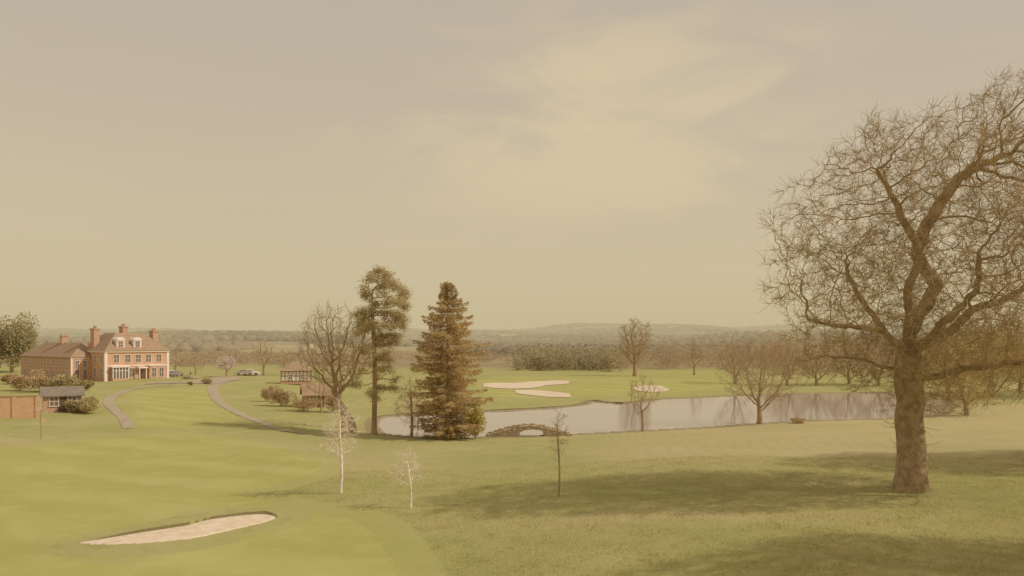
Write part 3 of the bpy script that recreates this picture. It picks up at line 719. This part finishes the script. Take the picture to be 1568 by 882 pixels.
st=MB()
for row,y in ((0,-.05),(1,1.55)):
    x=0
    while x<Ln:
        w=rng.uniform(.2,.4); h=rng.uniform(.10,.22); t=(x+w/2)/Ln; z=.22+PK*max(0,math.sin(math.pi*min(t,1)))**1.3
        n0=len(st.v); st.box(x,x+w*.93,y,y+.28,z-.05,z+h); 
        for q in range(n0,len(st.v)): v=st.v[q]; st.v[q]=(v[0]+rng.uniform(-.04,.04),v[1]+rng.uniform(-.04,.04),v[2]+rng.uniform(-.04,.04))
        x+=w
for _ in range(150):
    x=rng.uniform(0,Ln); t=x/Ln; zt=.22+PK*math.sin(math.pi*t)**1.3; z=rng.uniform(0,1)*zt
    if a0-.03<t<a1+.03 and z<1.0: continue
    w=rng.uniform(.15,.3); h=rng.uniform(.08,.16); n0=len(st.v); st.box(x-w/2,x+w/2,-rng.uniform(.03,.07),.05,z-h/2,z+h/2)
    for q in range(n0,len(st.v)): v=st.v[q]; st.v[q]=(v[0]+rng.uniform(-.03,.03),v[1],v[2]+rng.uniform(-.03,.03))
st.obj('parapet_stones',stone,c,bevel=.03)

# cars
def car(px,py,rot,col):
    X,Y,Z=gH(px,py); c=empty('parked_car',(X,Y,Z+.08),rot); m=simple('car_paint',col,col,1,.3)
    prof=[(-2.1,.35),(-2.15,.75),(-1.95,.92),(-1.6,.98),(-1.1,1.38),(-.6,1.46),(.35,1.44),(.95,1.02),(1.75,.88),(2.1,.70),(2.15,.38),(1.75,.3),(-1.8,.3)]
    n=len(prof); V=[];
    for y,s in ((-.86,1),(.86,1)):
        V+=[(p[0],y*(.84 if p[1]>1.1 else 1),p[1]) for p in prof]
    b=MB(); b.poly(V,[(i,(i+1)%n,n+(i+1)%n,n+i) for i in range(n)]+[tuple(range(n))[::-1],tuple(range(n,2*n))]); b.obj('body',m,c,bevel=.04)
    g=MB()
    for s in (-1,1):
        g.poly([(-1.35,s*.875,1.02),(.8,s*.875,1.02),(.3,s*.76,1.36),(-.95,s*.76,1.34)],[(0,1,2,3)])
    g.poly([(.42,-.66,1.415),(.42,.66,1.415),(.99,.76,1.04),(.99,-.76,1.04)],[(0,1,2,3)]); g.poly([(-1.15,-.66,1.36),(-1.15,.66,1.36),(-1.63,.76,1.0),(-1.63,-.76,1.0)],[(0,1,2,3)])
    g.obj('windows',gl,c)
    w=MB()
    for x in (-1.35,1.35):
        for y in (-.9,.7): w.cyl(x,.32,y,y+.2,.32,.32,14,'y')
    w.obj('wheels',timber,c)
for px,py,r,cl_ in ((384,575,.2,A(236,224,198)),(374,575,.3,A(190,176,148)),(262,576,1.2,A(234,222,196)),(268,577,1.2,A(150,138,114)),(256,577,1.3,A(220,208,182))): car(px,py,r,cl_)
X,Y,Z=gH(292,580); c=empty('stone_fountain',(X,Y,Z+.08)); f=MB(); f.cyl(0,0,0,.5,1.6,1.7,20); f.cyl(0,0,.5,1.3,.25,.18,10); f.cyl(0,0,1.3,1.45,.3,.8,16); f.cyl(0,0,1.45,2.0,.12,.1,8); f.obj('basin_and_pedestal',stone,c)
X,Y,Z=gH(913,583); c=empty('golf_flag',(X,Y,Z)); f=MB(); f.cyl(0,0,0,2.2,.03,.03,6); f.obj('pole',white,c); f=MB(); f.poly([(0,0,2.2),(0,0,1.8),(.55,.1,2.02)],[(0,1,2)]); f.obj('flag',brick,c)

# rough grass blades
n=170000; yy=22+ (rng.random(n)**1.3)*34; xx=(rng.uniform(-.35,.75,n))*yy
fs=sdf(fairA,xx,yy,8); k=(fs<-.3)&(sdf(bk[0],xx,yy,4)<-.1); xx=xx[k];yy=yy[k]; n=len(xx); zz=H(xx,yy)
h=rng.uniform(.04,.11,n)*(1+.4*np.sin(xx*1.3)*np.sin(yy*1.7)); a=rng.uniform(0,6.28,n); w=.013; lx=rng.normal(0,.03,n); ly=rng.normal(0,.03,n)
V=np.stack([np.stack([xx-w*np.cos(a),yy-w*np.sin(a),zz-.01],1),np.stack([xx+w*np.cos(a),yy+w*np.sin(a),zz-.01],1),np.stack([xx+lx,yy+ly,zz+h],1)],1).reshape(-1,3)
bl=simple('grass_blades',A(166,160,84,.8),A(194,182,112,.8),.9,.8,trans=.35)
np_mesh('rough_grass',V,[np.arange(3*n).reshape(-1,3)],bl)

# ------------------------------------------------------------ atmosphere haze over the far valley
hz=bpy.data.materials.new('haze'); hz.use_nodes=True; nt=NT(hz.node_tree); nt.n.clear()
out=nt.add('ShaderNodeOutputMaterial'); ab=nt.add('ShaderNodeVolumeAbsorption'); em=nt.add('ShaderNodeEmission'); ad=nt.add('ShaderNodeAddShader')
SG=.00048
ab.inputs['Color'].default_value=(0,0,0,1); ab.inputs['Density'].default_value=SG; em.inputs[0].default_value=L(198,183,146); em.inputs[1].default_value=SG
nt.link(ab.outputs[0],ad.inputs[0]); nt.link(em.outputs[0],ad.inputs[1]); nt.link(ad.outputs[0],out.inputs['Volume'])
h=MB(); h.box(-8000,8000,200,8000,-80,105); h.obj('atmospheric_haze',hz)

# ------------------------------------------------------------ sun, sky
el=math.radians(41); az=math.radians(96)
sd=Vector((math.sin(az)*math.cos(el),math.cos(az)*math.cos(el),math.sin(el)))
l=bpy.data.lights.new('sun','SUN'); l.energy=2.3; l.angle=math.radians(.5); l.color=(1,.93,.78)
o=link(bpy.data.objects.new('sun',l)); o.rotation_euler=sd.to_track_quat('Z','Y').to_euler()
w=bpy.data.worlds.new('World'); S.world=w; w.use_nodes=True; nt=NT(w.node_tree); nt.n.clear()
out=nt.add('ShaderNodeOutputWorld'); bg=nt.add('ShaderNodeBackground'); nt.link(bg.outputs[0],out.inputs[0])
sky=nt.add('ShaderNodeTexSky',sky_type='NISHITA'); sky.sun_disc=False; sky.sun_elevation=el; sky.sun_rotation=az; sky.dust_density=4
tc=nt.add('ShaderNodeTexCoord').outputs['Generated']; sx=nt.add('ShaderNodeSeparateXYZ'); nt.link(tc,sx.inputs[0])
zz=sx.outputs[2]
g=mixc(nt,ramp(nt,zz,-.04,.40),L(212,197,159),L(193,180,161))
mp=nt.add('ShaderNodeMapping'); mp.inputs['Scale'].default_value=(1.6,1.6,5.0); mp.inputs['Location'].default_value=(.3,.2,.1); nt.link(tc,mp.inputs[0])
c1=noise(nt,mp.outputs[0],2.3,7,.55,.5)
dx=mth(nt,'SUBTRACT',sx.outputs[0],.12); dz=mth(nt,'SUBTRACT',zz,.26)
q=mth(nt,'ADD',mth(nt,'MULTIPLY',mth(nt,'MULTIPLY',dx,dx),9.0),mth(nt,'MULTIPLY',mth(nt,'MULTIPLY',dz,dz),55.0))
msk=mth(nt,'SUBTRACT',1.0,ramp(nt,q,.0,1.3))
cf=mth(nt,'MULTIPLY',ramp(nt,mth(nt,'ADD',c1,mth(nt,'MULTIPLY',msk,.14)),.46,.74),mth(nt,'MULTIPLY_ADD',msk,.75,.12),clamp=True)
g=mixc(nt,cf,g,L(220,202,165))
sc=nt.add('ShaderNodeVectorMath',operation='SCALE'); nt.link(sky.outputs[0],sc.inputs[0]); sc.inputs[3].default_value=.1
g=mixc(nt,.06,g,sc.outputs[0])
nt.link(g,bg.inputs[0]); bg.inputs[1].default_value=1.0

cam=bpy.data.cameras.new('camera'); cam.sensor_width=36; cam.lens=36*F/1568; cam.shift_y=(HY-441)/1568; cam.clip_end=20000; cam.clip_start=.1
co=link(bpy.data.objects.new('camera',cam)); co.location=(0,0,CZ); co.rotation_euler=(math.pi/2,0,0); S.camera=co
S.view_settings.view_transform='Standard'; S.view_settings.look='None'; S.view_settings.exposure=0
